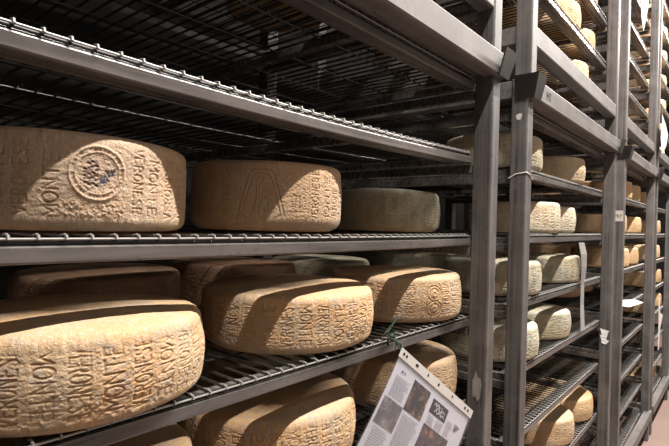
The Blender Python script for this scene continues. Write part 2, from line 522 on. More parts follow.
def deco_emblem(r):
    s = r.at(-133.5)
    def tri(wt, wb, z0, z1, w):
        c = [(-wt / 2, z1), (wt / 2, z1), (wb / 2, z0), (-wb / 2, z0)]
        P = []
        m = len(c); rad = 0.011
        for i in range(m):
            p, a, b = Vector(c[i]), Vector(c[i - 1]), Vector(c[(i + 1) % m])
            d0 = (a - p).normalized() * rad; d1 = (b - p).normalized() * rad
            for t in (0, .25, .5, .75, 1):
                q = (p + d0) * (1 - t) ** 2 + p * 2 * t * (1 - t) + (p + d1) * t * t
                P.append((s + q.x, q.y))
        P.append(P[0])
        r.path(P, w, -0.0016)
    tri(0.042, 0.092, 0.015, 0.091, 0.0011)
    tri(0.030, 0.076, 0.020, 0.085, 0.0009)
    for p in ([(-.008, .078), (-.002, .082), (.004, .078), (.001, .072), (.008, .070)], [(-.012, .030), (-.008, .060), (-.010, .068)],
              [(-.003, .045), (-.003, .066)], [(.002, .045), (.002, .066)], [(.007, .046), (.007, .064)], [(.012, .03), (.011, .060)],
              [(-.016, .028), (-.012, .045)], [(.004, .032), (.008, .036), (.012, .032), (.008, .028), (.004, .032)], [(-.006, .028), (-.004, .040), (.001, .040)]):
        r.path([(s + a, b) for a, b in p], 0.0009, -0.0012)
    r.flat_word('71', -107.5, 0.044, 0.020, 0.020)
    sq = [(-.012, .056), (-.012, .030), (.012, .030), (.012, .058)]
    s2 = r.at(-107.5)
    for a, b in zip(sq[:-1], sq[1:]):
        for k in range(7):
            t = k / 7
            p = (s2 + a[0] + (b[0] - a[0]) * t, a[1] + (b[1] - a[1]) * t)
            r.line(p, (p[0] + 1e-5, p[1]), 0.0008, -0.0013)
    for k in range(16):
        r.line((r.at(-100), 0.02 + k * .0045), (r.at(-100) + 1e-5, 0.02 + k * .0045), 0.0008, -0.0012)
    r.word('VERONESE', -94.6, 0.055, 0.080, 0.015, False)
    r.word('MONTE', -82.8, 0.050, 0.078, 0.014, False)
    r.columns(-72, 150, 10.8, 0.053, 1)
    r.word('VERONESE', -158.5, 0.054, 0.078, 0.014, False)
    r.word('MONTE', -171.5, 0.053, 0.078, 0.016, False)
    r.word('VERONESE', -184, 0.053, 0.078, 0.016, False)
    r.dots(-115, -75, 0.012, 0.09, 170, 0.0009, 0.0007)

def deco_round(r):
    for deg, zc in ((-113, 0.066), (-113, 0.034)):
        r.ring(deg, zc, 0.0175, 0.0165, 0.0012, -0.0018)
        r.ring(deg, zc, 0.0110, 0.0105, 0.0010, -0.0015)
        r.ring(deg, zc, 0.0050, 0.0050, 0.0010, 0.0015)
    s = r.at(-113)
    r.path([(s - .0205, .014), (s - .0205, .072), (s - .014, .086), (s, .091), (s + .014, .086), (s + .0205, .072), (s + .0205, .014)], 0.0010, -0.0012)
    r.columns(-177, -123, 10.9, 0.051, 1)
    r.columns(-101, 170, 10.9, 0.051, 3)
    r.dots(-160, -60, 0.013, 0.092, 260, 0.0010, 0.0008)
    r.dots(-160, -60, 0.013, 0.092, 130, 0.0010, -0.0010)

def deco_text(k0, start):
    def f(r):
        r.columns(start, start + 349, 10.9, 0.052, k0)
        r.dots(-180, 180, 0.013, 0.092, 700, 0.0010, 0.0007)
        r.dots(-180, 180, 0.013, 0.092, 350, 0.0009, -0.0008)
    return f
def deco_mid(r):
    r.columns(-180, 165, 13.0, 0.052, 0, 0.022)

NU = 1240
M_SEAL = wheel_mesh('seal_wheel', 0.157, H, NU, 110, 3, deco_seal, bulge=.002)
M_EMBL = wheel_mesh('emblem_wheel', 0.155, H, NU, 110, 4, deco_emblem, dome=0.002, rb=0.020, chamfer=0.012, bulge=.002)
M_ROUND = wheel_mesh('round_mark_wheel', 0.155, 0.100, NU, 104, 5, deco_round, dome=0.006, rb=0.016)
M_TEXT_A = wheel_mesh('lettered_wheel_tall', 0.160, 0.103, NU, 108, 6, deco_text(1, -130.1 - 10.9 * 4), dome=0.011, rt=0.016)
M_TEXT_B = wheel_mesh('lettered_wheel_domed', 0.160, 0.100, NU, 104, 8, deco_text(2, -145.8 - 10.9 * 2), dome=0.009, rt=0.014, rb=0.016)
M_MID = [wheel_mesh('lettered_wheel_small_%s' % 'abc'[k], 0.155, H - 0.003 * k, 640, 64, 11 + k, deco_mid, dome=0.004, rt=0.013, rb=0.014) for k in range(3)]
def deco_far(r):
    r.columns(-180, 160, 15.0, 0.052, 0, 0.026)
M_FAR = [wheel_mesh('far_wheel_%s' % 'abc'[k], 0.155 - 0.004 * k, H, 320, 36, 21 + k, deco_far, rt=0.012, pits=0.7) for k in range(3)]
for me, m in ((M_SEAL, RIND_PINK), (M_EMBL, RIND_PINK), (M_ROUND, RIND_WARM), (M_TEXT_A, RIND_WARM), (M_TEXT_B, RIND_WARM)):
    me.materials.append(m)
for me in M_MID + M_FAR:
    me.materials.append(RIND_TAN)

WG = 'cheese wheels ageing on the steel racks'
used_labels = set()
def wheel(me, x, y, z, label, rz=0.0, m=None, tilt=(0, 0)):
    o = obj('aged_cheese', me)
    o.location = (x, y, z); o.rotation_euler = (tilt[0], tilt[1], R(rz))
    if m is not None:
        o.material_slots[0].link = 'OBJECT'; o.material_slots[0].material = m
    assert label not in used_labels, label
    used_labels.add(label)
    return tag(o, label, 'cheese', WG)

# ------------------------------------------------------------------ racks
DEPTH = 0.92
PW = 0.05
GRATE = {}
def wire_grating(L, fine, sag):
    key = (round(L, 3), fine, sag)
    if key in GRATE:
        return GRATE[key]
    g = MB()
    def dz(x):
        return -sag * math.sin(math.pi * min(max(x / L, 0), 1))
    n = int((L - 0.02) / 0.0268)
    x = 0.5 * (L - (n - 1) * 0.0268)
    nn = 6 if fine else 4
    for i in range(n):
        xx = x + i * 0.0268; d = dz(xx)
        if fine:
            g.tube([(xx, 0.0035, 0.0035 + d), (xx, 0.0015, 0.0068 + d), (xx, 0.0045, 0.0090 + d), (xx, 0.010, 0.0088 + d), (xx, 0.40, 0.0088 + d), (xx, 0.812, 0.0088 + d)], 0.0024, nn)
        else:
            g.tube([(xx, 0.002, 0.0088), (xx, 0.812, 0.0088)], 0.0024, nn)
    for y in (0.0045, 0.135, 0.27, 0.405, 0.54, 0.675, 0.808):
        m = 12 if sag else 1
        g.tube([(0.012 + (L - 0.024) * k / m, y, 0.0052 + dz(0.012 + (L - 0.024) * k / m)) for k in range(m + 1)], 0.0019, nn)
    g.beam_x(0.004, L - 0.004, 0.007, 0.015, 0.0, 0.0040, sag, 12, 0.001)
    GRATE[key] = g.mesh('wire_grating')
    return GRATE[key]

def shelf(root, x0, x1, zb, fine=False, sag=0.0, fy=0.05):
    """square tube frame (top of the bar at zb) carrying a wire grating"""
    f = MB()
    a, b = x0 + PW + 0.001, x1 - PW - 0.001
    L = b - a
    f.beam_x(a, b, fy, fy + 0.040, zb - 0.0195, zb, sag)
    f.beam_x(a, b, 0.845, 0.865, zb - 0.0195, zb, 0)
    for t in (0.0, 0.62, 1.0):
        xx = a + 0.012 + (L - 0.024) * t
        d = -sag * math.sin(math.pi * t)
        f.box(xx - 0.010, xx + 0.010, fy + 0.040, 0.845, zb - 0.0195 + d, zb - 0.002 + d, 0.002)
    o = obj('shelf', f.mesh('shelf_frame'), STEEL_BAR, root)
    g = obj('wire_grating', wire_grating(L, fine, sag), WIRE, o)
    g.location = (a, fy, zb)
    rd = MB(); nn = 12 if sag else 1
    rd.tube([(a + 0.006 + (L - 0.012) * q / nn, fy - 0.0005, zb + 0.0066 - sag * math.sin(math.pi * q / nn)) for q in range(nn + 1)], 0.0014, 8)
    m_ = int((L - 0.02) / 0.0268); xs0 = 0.5 * (L - (m_ - 1) * 0.0268)
    for q in range(m_):       # bent wire ends over the rod
        xx = a + xs0 + q * 0.0268; dd = zb - sag * math.sin(math.pi * (xx - a) / L)
        rd.tube([(xx, fy - 0.0030, dd + 0.0060), (xx, fy - 0.0022, dd + 0.0098), (xx, fy + 0.004, dd + 0.0112), (xx, fy + 0.014, dd + 0.0098)], 0.0016, 6)
    obj('front_rod', rd.mesh('front_rod'), BRIGHT, o)
    bl = MB()
    bl.tube([(b + 0.0005, fy + 0.010, zb - 0.010), (b - 0.010, fy + 0.010, zb - 0.010)], 0.006, 8)
    obj('end_bolt', bl.mesh('end_bolt'), WIRE, o)
    return o

def rack(name, x0, x1, z0, z1, levels, label, top_beam=True, cups=True, fine=False, sags=None, base_beam=(0, 0), by=-0.014, extra=()):
    root = empty(name, (0, 0, 0), label, 'rack')
    for (px, py) in ((x0, 0), (x1 - PW, 0), (x0, DEPTH - PW), (x1 - PW, DEPTH - PW)) + tuple((e, 0) for e in extra):
        p = MB(); p.box(px, px + PW, py, py + PW, z0, z1, 0.004)
        obj('post', p.mesh('post'), STEEL_POST, root)
    # long beams, front and back
    for nm, (b0, b1) in (('top_beam', (z1 - 0.062, z1) if top_beam else (0, 0)), ('bottom_beam', base_beam)):
        if b1 > b0:
            for yy in (by, DEPTH - 0.03):
                e = 0.004 if cups else PW + 0.001
                bm_ = MB(); bm_.beam_x(x0 + e, x1 - e, yy, yy + 0.044, b0, b1, 0, 6, 0.004)
                obj(nm, bm_.mesh(nm), STEEL_BEAM, root)
            if nm == 'top_beam':
                bm_ = MB(); bm_.beam_x(x0 + PW + 0.001, x1 - PW - 0.001, 0.036, 0.098, b0 + 0.006, b0 + 0.030, 0, 6, 0.003)
                obj('inner_rail', bm_.mesh('inner_rail'), STEEL_BEAM, root)
            for xx in (x0 + 0.004, x1 - PW + 0.006):
                bm_ = MB(); bm_.box(xx, xx + 0.04, by + 0.045, DEPTH - 0.031, b0 + 0.004, b1 - 0.004, 0.003)
                obj('side_beam', bm_.mesh('side_beam'), STEEL_BEAM, root)
    for k, zb in enumerate(levels):
        shelf(root, x0, x1, zb, fine, (sags or {}).get(k, 0.0))
        for xx in (x0 + PW - 0.012, x1 - PW - 0.004):
            r_ = MB(); r_.box(xx, xx + 0.016, 0.052, DEPTH - PW - 0.002, zb - 0.045, zb - 0.021, 0.002)
            obj('shelf_rail', r_.mesh('shelf_rail'), STEEL_BAR, root)
    if cups:
        zt, zl, fl, th = z1 + 0.003, z1 - 0.066, 0.020, 0.004
        for sx, xo in ((-1, x0), (1, x1)):
            for sy, yo in ((-1, by), (1, DEPTH + 0.016)):
                c = MB()
                xi = xo - sx * 0.056
                # front (or back) plate, leaning outwards towards its top
                e = sy * 0.003
                c.prism([(xo + sx * 0.003, yo + e, zl), (xi, yo + e, zl), (xi, yo + sy * fl, zt), (xo + sx * fl, yo + sy * fl, zt)],
                        (0, 1, -sy * 0.2), th)
                c.prism([(xo + sx * 0.003, yo + e, zl), (xo + sx * 0.003, yo - sy * 0.05, zl), (xo + sx * fl, yo - sy * 0.05, zt), (xo + sx * fl, yo + sy * fl, zt)],
                        (1, 0, -sx * 0.2), th)
                obj('corner_cup', c.mesh('corner_cup'), STEEL_CUP, root)
    return root

LEV_LOW = [0.380, 0.1845, -0.0305, -0.242, -0.460, -0.675, -0.890, -1.105, -1.315]
FLOOR_Z = -1.50
ZT = 0.452
r1 = rack('cheese_rack', -0.06, 1.25, FLOOR_Z, ZT, LEV_LOW, 'nearest grey steel rack, with wire shelves and the large lettered cheese wheels',
          fine=True, sags={1: 0.009, 2: 0.0015, 3: 0.001}, base_beam=(-1.345, -1.285))
LEV_TWO = LEV_LOW[:6] + [-0.925, -1.14, -1.330]
r2 = rack('cheese_rack', 1.46, 2.77, FLOOR_Z, ZT, LEV_TWO, 'second grey steel rack from the left, with handwritten M2 on its top beam', base_beam=(-1.42, -1.36))
r3 = rack('cheese_rack', 2.98, 4.15, FLOOR_Z, ZT, LEV_LOW, 'third grey steel rack from the left, with a small card tag on its post', base_beam=(-1.345, -1.285))
r4 = rack('cheese_rack', 4.24, 5.62, FLOOR_Z, ZT, LEV_LOW, 'farthest grey steel rack, at the right edge near the clay floor', base_beam=(-1.345, -1.285), extra=(5.22,))
UZ0 = ZT
LEV_U = [0.622, 0.830, 1.045, 1.260, 1.475, 1.690, 1.905]
UZ1 = 2.05
u1 = rack('cheese_rack', -0.06, 1.25, UZ0, UZ1, LEV_U, 'upper steel rack stacked on the nearest rack, only its corner post in view', base_beam=(0.562, 0.625), cups=False, by=0.002)
u2 = rack('cheese_rack', 1.48, 2.77, UZ0, UZ1, LEV_U, 'upper steel rack stacked on the second rack, above the handwritten M2', base_beam=(0.562, 0.625), cups=False, by=0.002)
LEV_U3 = LEV_U
u3 = rack('cheese_rack', 2.98, 4.15, UZ0, UZ1, LEV_U3, 'upper steel rack stacked on the third rack, with a pointed white sheet hanging from it', base_beam=(0.562, 0.625), cups=False, by=0.002)
u4 = rack('cheese_rack', 4.24, 5.62, UZ0, UZ1, LEV_U3, 'farthest upper steel rack, full of tan cheese wheels at the top right', base_beam=(0.562, 0.625), cups=False, by=0.002)

# marks and scraps that belong to the racks
def text_mesh(txt, size, name):
    cu = bpy.data.curves.new(name, 'FONT'); cu.body = txt; cu.size = size; cu.extrude = 0.0003
    cu.align_x = 'CENTER'; cu.align_y = 'CENTER'
    o = bpy.data.objects.new('tmp', cu); COL.objects.link(o)
    me = bpy.data.meshes.new_from_object(o.evaluated_get(bpy.context.evaluated_depsgraph_get()))
    bpy.data.objects.remove(o); bpy.data.curves.remove(cu)
    me.name = name
    return me
t = obj('handwritten_mark', text_mesh('M2', 0.036, 'handwritten_mark'), BLACK, r2)
t.location = (1.61, -0.0146, 0.420); t.rotation_euler = (R(90), R(-4), 0)
t['label'] = 'M2 written in dark marker'

tg = MB(); tg.box(2.9782, 2.9798, 0.001, 0.049, 0.050, 0.108, 0.0005)
tgo = obj('card_tag', tg.mesh('card_tag'), CARDTAG, r3); tgo['label'] = 'small cream card tag'
tt = obj('tag_lettering', text_mesh('P07', 0.024, 'tag_lettering'), BLACK, tgo)
tt.location = (2.9778, 0.025, 0.078); tt.rotation_euler = (R(90), 0, R(-90))

def scrap(root, pts, nrm, label, name='tape_scrap', m=None):
    s = MB(); s.prism(pts, nrm, 0.0008)
    o = obj(name, s.mesh(name), m or TAPE, root); o['label'] = label
# pale patches and tape left on the posts (side faces are at x0, front faces at y = 0)
def ragged(cx, cy, w, h, seed, n=13):
    rr = random.Random(seed)
    return [(cx + w * math.cos(2 * math.pi * k / n) * rr.uniform(.45, 1), cy + h * math.sin(2 * math.pi * k / n) * rr.uniform(.5, 1)) for k in range(n)]
def on_side(x, pl):
    return [(x - 0.0008, a, b) for a, b in pl]
def on_front(y, pl):
    return [(a, y - 0.0008, b) for a, b in pl]
scrap(r1, on_side(1.20, ragged(0.024, -0.415, 0.017, 0.045, 3)), (1, 0, 0), 'pale scuffed tape remnant on the post', m=SCUFF)
scrap(r2, on_side(1.46, ragged(0.025, 0.335, 0.016, 0.014, 8)), (1, 0, 0), 'white tape scrap under the corner')
ring_ = MB()
ring_.tube([(1.4585, 0.052, 0.150), (1.4585, 0.03, 0.162), (1.4585, 0.0, 0.166), (1.4600, -0.0015, 0.166), (1.485, -0.0015, 0.162), (1.511, -0.0015, 0.150), (1.512, 0.02, 0.135)], 0.0016, 6)
o = obj('plastic_band', ring_.mesh('plastic_band'), WHITEPRINT, r2); o['label'] = 'white plastic band around the post'
bits = MB()
for k in range(4):
    z = -0.50 - 0.016 * k
    bits.prism([(2.7185, 0.004 + 0.006 * (k % 3), z), (2.7185, 0.046 - 0.005 * (k % 2), z + 0.008), (2.7155, 0.036, z - 0.016), (2.7175, 0.016, z - 0.020)], (1, 0.1, 0), 0.0008)
bo = obj('tape_scrap', bits.mesh('tape_scrap'), WHITEPRINT, r2); bo['label'] = 'torn white tape on the post'

# ------------------------------------------------------------------ the wheels
def top_of(zb):
    return zb + 0.0132
Z1, Z2, Z3, Z4, Z5, Z6, Z7, Z8 = [top_of(z) for z in LEV_LOW[1:]]
def W1(me, x, y, z, label, rz=0.0, m=None, tilt=(0, 0), rad=None, hz=1.0):
    o = wheel(me, x, y, z, label, rz, m, tilt)
    if rad:
        k = rad / (0.5 * max(o.dimensions.x, o.dimensions.y)); o.scale = (k, k, hz)
    return o
# nearest rack, shelf at eye level
W1(M_SEAL, 0.279, 0.235, Z2 - .0005, 'large wheel with a round ink-stamped seal, on the eye-level shelf', -5, rad=.160, hz=1.01)
W1(M_EMBL, 0.640, 0.222, Z2 - .0005, 'wheel pressed with a rounded triangular emblem and 71, on the eye-level shelf', -2, rad=.147, hz=1.07)
W1(M_TEXT_B, 1.150, 0.290, Z2 - .0005, 'darker grey-brown wheel, third on the eye-level shelf, beside the corner post', 40, RIND_GREY, rad=.155)
# nearest rack, shelf just below
W1(M_TEXT_A, 0.270, 0.193, Z3 - .001, 'biggest orange wheel, lettered in columns, under the wheel with the ink seal', 0, rad=.176, hz=.92)
W1(M_TEXT_B, 0.688, 0.203, Z3, 'domed orange lettered wheel under the wheel with the triangular emblem', 0, rad=.173, hz=.95)
W1(M_ROUND, 1.076, 0.207, Z3, 'orange wheel with round pressed marks and mould, just above the hanging document', 0, rad=.176, hz=.97)
W1(M_MID[1], 0.477, 0.576, Z3, 'shaded wheel behind the biggest orange wheel', 20, RIND_BROWN)  # brown rind puts the back row's shade into the wheel's colour
W1(M_MID[0], 0.853, 0.589, Z3, 'shaded wheel behind the domed orange lettered wheel', 75, RIND_BROWN)  # darker rind again, back-row shade put into the colour
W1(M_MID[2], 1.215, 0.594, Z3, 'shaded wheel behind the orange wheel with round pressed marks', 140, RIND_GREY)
# nearest rack, second shelf below
W1(M_TEXT_B, 0.28, 0.225, Z4, 'shaded wheel one shelf below the biggest orange wheel', 70)
W1(M_TEXT_A, 0.660, 0.220, Z4, 'orange lettered wheel cut by the bottom of the picture, one shelf below the domed wheel', 100, rad=.172)
W1(M_TEXT_B, 1.118, 0.220, Z4, 'orange wheel partly hidden behind the hanging document', 200, rad=.167)
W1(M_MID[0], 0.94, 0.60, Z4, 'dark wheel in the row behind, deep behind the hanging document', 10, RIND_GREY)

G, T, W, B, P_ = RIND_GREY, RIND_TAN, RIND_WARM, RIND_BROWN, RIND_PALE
TONE = {G.name: 'grey-green', T.name: 'tan', W.name: 'orange', B.name: 'brown', P_.name: 'cream'}
ORD = ['first', 'second', 'third', 'fourth', 'fifth', 'sixth']
def row(rackname, shelfname, zz, xs, meshes, mats, y=0.235, rowname='front row'):
    rr = random.Random(len(rackname) * 31 + int(zz * 1000))
    xs = [it if isinstance(it, tuple) else (it, y) for it in xs]
    order = sorted(range(len(xs)), key=lambda q: xs[q][0])
    for k, (x, yy) in enumerate(xs):
        m = mats[k % len(mats)]
        n = '%s from left' % ORD[order.index(k)] if len(xs) > 1 else 'the only one'
        wheel(meshes[k % len(meshes)], x, yy, zz, '%s wheel, %s in %s, %s, %s' % (TONE[m.name], n, rowname, shelfname, rackname), rr.uniform(0, 360), m)
SH = {1: 'shelf above eye level', 2: 'eye-level shelf', 3: 'shelf just below eye-level', 4: 'second shelf below eye-level', 5: 'third shelf below eye-level',
      6: 'fourth shelf below eye-level', 7: 'fifth shelf below eye-level'}
r_ = 'second rack'
Y6, Y7 = top_of(LEV_TWO[6]), top_of(LEV_TWO[7])
row(r_, SH[1], Z1, [(1.71, .208), (2.282, .206)], M_MID, [G, P_])
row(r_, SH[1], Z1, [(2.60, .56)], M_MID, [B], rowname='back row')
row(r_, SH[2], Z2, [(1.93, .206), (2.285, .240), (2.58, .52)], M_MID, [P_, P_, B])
row(r_, SH[2], Z2, [(1.70, .60)], M_MID, [G], rowname='back row')
row(r_, SH[3], Z3, [(1.72, .206), (2.273, .210), (2.59, .56)], M_MID, [G, G, G])
row(r_, SH[3], Z3, [(1.80, .60), (2.18, .62)], M_MID, [G, G], rowname='back row')
row(r_, SH[4], Z4, [(1.707, .206), (2.136, .210)], M_MID, [G, G])
row(r_, SH[4], Z4, [(1.95, .62), (2.54, .50)], M_MID, [G, T], rowname='back row')
row(r_, SH[5], Z5, [(2.20, .66), (2.56, .62)], M_MID, [G, T], rowname='back row')
row(r_, SH[6], Y6, [(2.235, .212), (2.585, .214)], M_MID, [W, T])
row(r_, SH[7], Y7, [(2.10, .235), (2.46, .235)], M_MID, [T, W])
r_ = 'third rack'
row(r_, SH[1], Z1, [(3.54, .22), (3.90, .22)], M_FAR, [T, T])
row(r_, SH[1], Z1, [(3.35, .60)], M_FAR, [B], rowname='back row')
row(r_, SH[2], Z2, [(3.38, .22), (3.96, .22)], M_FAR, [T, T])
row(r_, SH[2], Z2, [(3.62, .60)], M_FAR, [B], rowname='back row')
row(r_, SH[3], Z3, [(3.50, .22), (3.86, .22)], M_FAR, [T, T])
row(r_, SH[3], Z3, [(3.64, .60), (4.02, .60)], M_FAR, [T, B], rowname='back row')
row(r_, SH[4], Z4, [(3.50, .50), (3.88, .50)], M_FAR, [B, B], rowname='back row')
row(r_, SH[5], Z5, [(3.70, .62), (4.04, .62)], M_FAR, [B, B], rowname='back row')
r_ = 'farthest rack'
row(r_, SH[1], Z1, [(4.62, .24), (5.0, .26)], M_FAR, [T, B])
row(r_, SH[2], Z2, [(4.60, .40), (5.06, .23)], M_FAR, [B, T])
row(r_, SH[3], Z3, [(4.56, .235), (4.96, .22)], M_FAR, [T, T])
row(r_, SH[4], Z4, [(4.70, .235), (5.10, .22)], M_FAR, [T, T])
row(r_, SH[5], Z5, [(4.72, .235), (5.16, .22)], M_FAR, [T, T])
row(r_, 'lowest shelf', Z8, [(4.80, .235), (5.20, .25)], M_FAR, [T, T])
US = {0: 'lowest shelf', 1: 'second shelf', 2: 'third shelf', 3: 'fourth shelf', 4: 'fifth shelf', 5: 'sixth shelf', 6: 'seventh shelf'}
def uz(l, k): return top_of(l[k])
U2N = 'upper rack over the second'
row(U2N, US[0], uz(LEV_U, 0), [(2.376, .222)], M_MID, [T])
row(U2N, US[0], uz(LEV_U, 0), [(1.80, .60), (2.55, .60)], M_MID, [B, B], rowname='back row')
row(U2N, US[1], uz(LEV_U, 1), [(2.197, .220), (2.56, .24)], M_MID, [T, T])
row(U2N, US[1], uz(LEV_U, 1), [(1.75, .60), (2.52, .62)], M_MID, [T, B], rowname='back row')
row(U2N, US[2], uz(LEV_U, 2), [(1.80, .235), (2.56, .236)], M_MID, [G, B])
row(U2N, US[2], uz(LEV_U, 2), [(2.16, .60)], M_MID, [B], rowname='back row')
for k in (0, 1, 2):
    row('upper rack over the nearest', US[k], uz(LEV_U, k), [(0.165, .236), (0.515, .236), (0.865, .236)], M_FAR, [B, T, B])
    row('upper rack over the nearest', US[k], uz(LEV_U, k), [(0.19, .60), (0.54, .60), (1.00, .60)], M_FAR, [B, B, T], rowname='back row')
for k in (0, 1, 2, 3, 4):
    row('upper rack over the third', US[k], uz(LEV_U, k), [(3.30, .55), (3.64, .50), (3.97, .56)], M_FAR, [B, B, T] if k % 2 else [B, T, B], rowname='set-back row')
for k in (0, 1, 2, 3, 4, 5):
    row('farthest upper rack', US[k], uz(LEV_U, k), [(4.47, .225 + .02 * (k % 2)), (4.82, .23), (5.17, .225), (5.52 - .04, .60)], M_FAR, [T, B, T, B])

# ------------------------------------------------------------------ hanging document in a punched sleeve
def far(v, k=1.06):      # a little further out along the same line of sight
    return Vector((v[0] * k, (v[1] + 0.5) * k - 0.5, v[2] * k))
TL = far((0.744, -0.032, -0.2218)); TR = far((0.9857, -0.062, -0.3956))
E1 = (TR - TL).normalized(); LU = (TR - TL).length / 1.06
E2 = far((0.6399, -0.0112, -0.3702)) - TL; E2 = (E2 - E1 * E2.dot(E1)).normalized()
NRM = E1.cross(E2); NRM = NRM if NRM.y < 0 else -NRM
LV = 0.212
def sag_p(u, v):          # gentle curl of the sheet
    return 0.004 * math.sin(math.pi * u / LU) * (v / LV) + 0.003 * math.sin(3.1 * v / LV)
def P(u, v, off=0.0):
    return TL + E1 * (u * 1.06) + E2 * (v * 1.06) + NRM * (sag_p(u, v) + off)
def sheet(u0, u1, v0, v1, off, n=10, th=0.0004):
    m = MB(); k = n + 1
    for q in (off, off - th):
        for j in range(k):
            for i in range(k):
                m.v.append(tuple(P(u0 + (u1 - u0) * i / n, v0 + (v1 - v0) * j / n, q) - TL))
    b = k * k
    for j in range(n):
        for i in range(n):
            a = j * k + i
            m.f.append((a, a + 1, a + k + 1, a + k)); m.f.append((b + a + k, b + a + k + 1, b + a + 1, b + a))
    for i in range(n):
        for (a, c) in ((i, i + 1), (n * k + i + 1, n * k + i), ((i + 1) * k, i * k), (i * k + n, (i + 1) * k + n)):
            m.f.append((a, a + b, c + b, c))
    return m
doc = empty('document_sleeve', TL, 'printed document in a clear punched plastic sleeve hanging from the shelf edge', 'document')
def dchild(name, mb, m, par, label=None):
    o = obj(name, mb.mesh(name), m, par)
    if label:
        o['label'] = label
    return o
page = dchild('page', sheet(0.006, LU - 0.004, 0.0155, LV - 0.003, 0.0), PAPER, doc, 'white printed page')
dchild('sleeve_film', sheet(0.0, LU, 0.012, LV, 0.0022, 12, 0.0003), FILM, doc, 'clear plastic film')
strip = dchild('punched_strip', sheet(0.0, LU, -0.002, 0.0150, 0.0026, 10), STRIP, doc, 'milky strip with punched holes')
for u, lng in ((0.012, 1), (0.022, 1), (0.060, 1.7), (0.103, .8), (0.146, 1), (0.205, .8), (0.264, 1.1), (0.278, 1.1)):
    h_ = MB()
    h_.prism([P(u + 0.0030 * lng * math.cos(2 * math.pi * i / 14), 0.0055 + 0.0030 * math.sin(2 * math.pi * i / 14), 0.0028) - TL for i in range(14)], NRM, 0.0004)
    dchild('punch_hole', h_, BLACK, strip)
def print_at(name, u0, u1, v0, v1, m, label=None, off=0.0004):
    return dchild(name, sheet(u0, u1, v0, v1, off, 4, 0.0003), m, page, label)
print_at('printed_photo', 0.073, 0.135, 0.028, 0.085, PHOTO_FOOD, 'printed photo of a board with food')
print_at('printed_photo', 0.012, 0.072, 0.084, 0.132, PHOTO_GREY, 'faded grey printed photo')
print_at('printed_photo', 0.149, 0.250, 0.082, 0.150, PHOTO_ORANGE, 'printed photo of an orange dish')
print_at('printed_logo', 0.150, 0.214, 0.032, 0.059, BLACK, 'black printed panel with white script')
def strokes(name, lines, w, m, off=0.0007):
    q = MB()
    for ln in lines:
        for (a, b), (c, d) in zip(ln[:-1], ln[1:]):
            dx, dy = c - a, d - b; l = math.hypot(dx, dy) or 1
            nx, ny = -dy / l * w / 2, dx / l * w / 2
            q.prism([P(a + nx, b + ny, off) - TL, P(c + nx, d + ny, off) - TL, P(c - nx, d - ny, off) - TL, P(a - nx, b - ny, off) - TL], NRM, 0.0002)
    return dchild(name, q, m, page)
rr = random.Random(4)
# loose white script on the black panel
sc1 = [[(0.160, 0.042), (0.164, 0.036), (0.168, 0.043), (0.172, 0.036), (0.176, 0.041), (0.183, 0.039)],
       [(0.170, 0.046), (0.178, 0.043), (0.188, 0.047), (0.196, 0.042), (0.204, 0.045)],
       [(0.166, 0.053), (0.172, 0.047), (0.178, 0.054), (0.186, 0.048), (0.192, 0.054), (0.200, 0.049), (0.206, 0.053)],
       [(0.176, 0.036), (0.184, 0.052)], [(0.188, 0.037), (0.194, 0.055)]]
strokes('logo_script', sc1, 0.0016, WHITEPRINT, 0.0008)
strokes('small_heading', [[(0.027, 0.035), (0.031, 0.030)], [(0.031, 0.030), (0.032, 0.035)], [(0.035, 0.031), (0.035, 0.035)], [(0.038, 0.030), (0.042, 0.034)]], 0.0014, BLACK)
strokes('dark_bar_mark', [[(0.252, 0.047 + k * 0.0026), (0.252 + 0.022 - 0.003 * k, 0.048 + k * 0.0026)] for k in range(5)], 0.0013, BLACK)
def textblock(u0, u1, v0, v1, n):
    L = []
    for k in range(n):
        v = v0 + (v1 - v0) * k / max(1, n - 1); u = u0; e = u1 - rr.uniform(0, .25) * (u1 - u0)
        while u < e:
            w = rr.uniform(.004, .011)
            L.append([(u, v), (min(u + w, e), v)]); u += w + .0016
    strokes('text_block', L, 0.0010, GREYPRINT)
textblock(0.018, 0.066, 0.043, 0.078, 11)
textblock(0.078, 0.142, 0.092, 0.150, 16)
textblock(0.152, 0.178, 0.064, 0.078, 5)
textblock(0.184, 0.212, 0.064, 0.078, 5)
textblock(0.222, 0.246, 0.050, 0.076, 7)
textblock(0.018, 0.068, 0.138, 0.196, 14)
# twine that ties the sleeve to the shelf bar
tw = MB()
k0 = TL
def twp(*pts): return [k0 + Vector(p) for p in pts]
tw.tube(twp((0.004, 0.002, -0.004), (0.004, 0.004, 0.006), (0.010, 0.022, 0.012), (0.020, 0.044, 0.006), (0.030, 0.050, -0.010)), 0.0024, 6)
tw.tube(twp((0.000, 0.000, -0.006), (-0.003, 0.008, 0.010), (0.012, 0.046, 0.016), (0.040, 0.050, 0.026), (0.062, 0.050, 0.045)), 0.0019, 6)
tw.tube(twp((0.012, 0.042, 0.016), (0.030, 0.040, 0.026), (0.018, 0.036, 0.034), (0.008, 0.040, 0.024), (0.026, 0.044, 0.012), (0.056, 0.045, 0.014)), 0.0022, 6)
tw.tube(twp((0.040, 0.044, 0.018), (0.046, 0.040, -0.008), (0.042, 0.042, -0.024)), 0.0016, 6)
tie = obj('twine_tie', tw.mesh('twine_tie'), TIE)
tag(tie, 'dark green twine knotted on the shelf edge above the hanging document', 'twine')

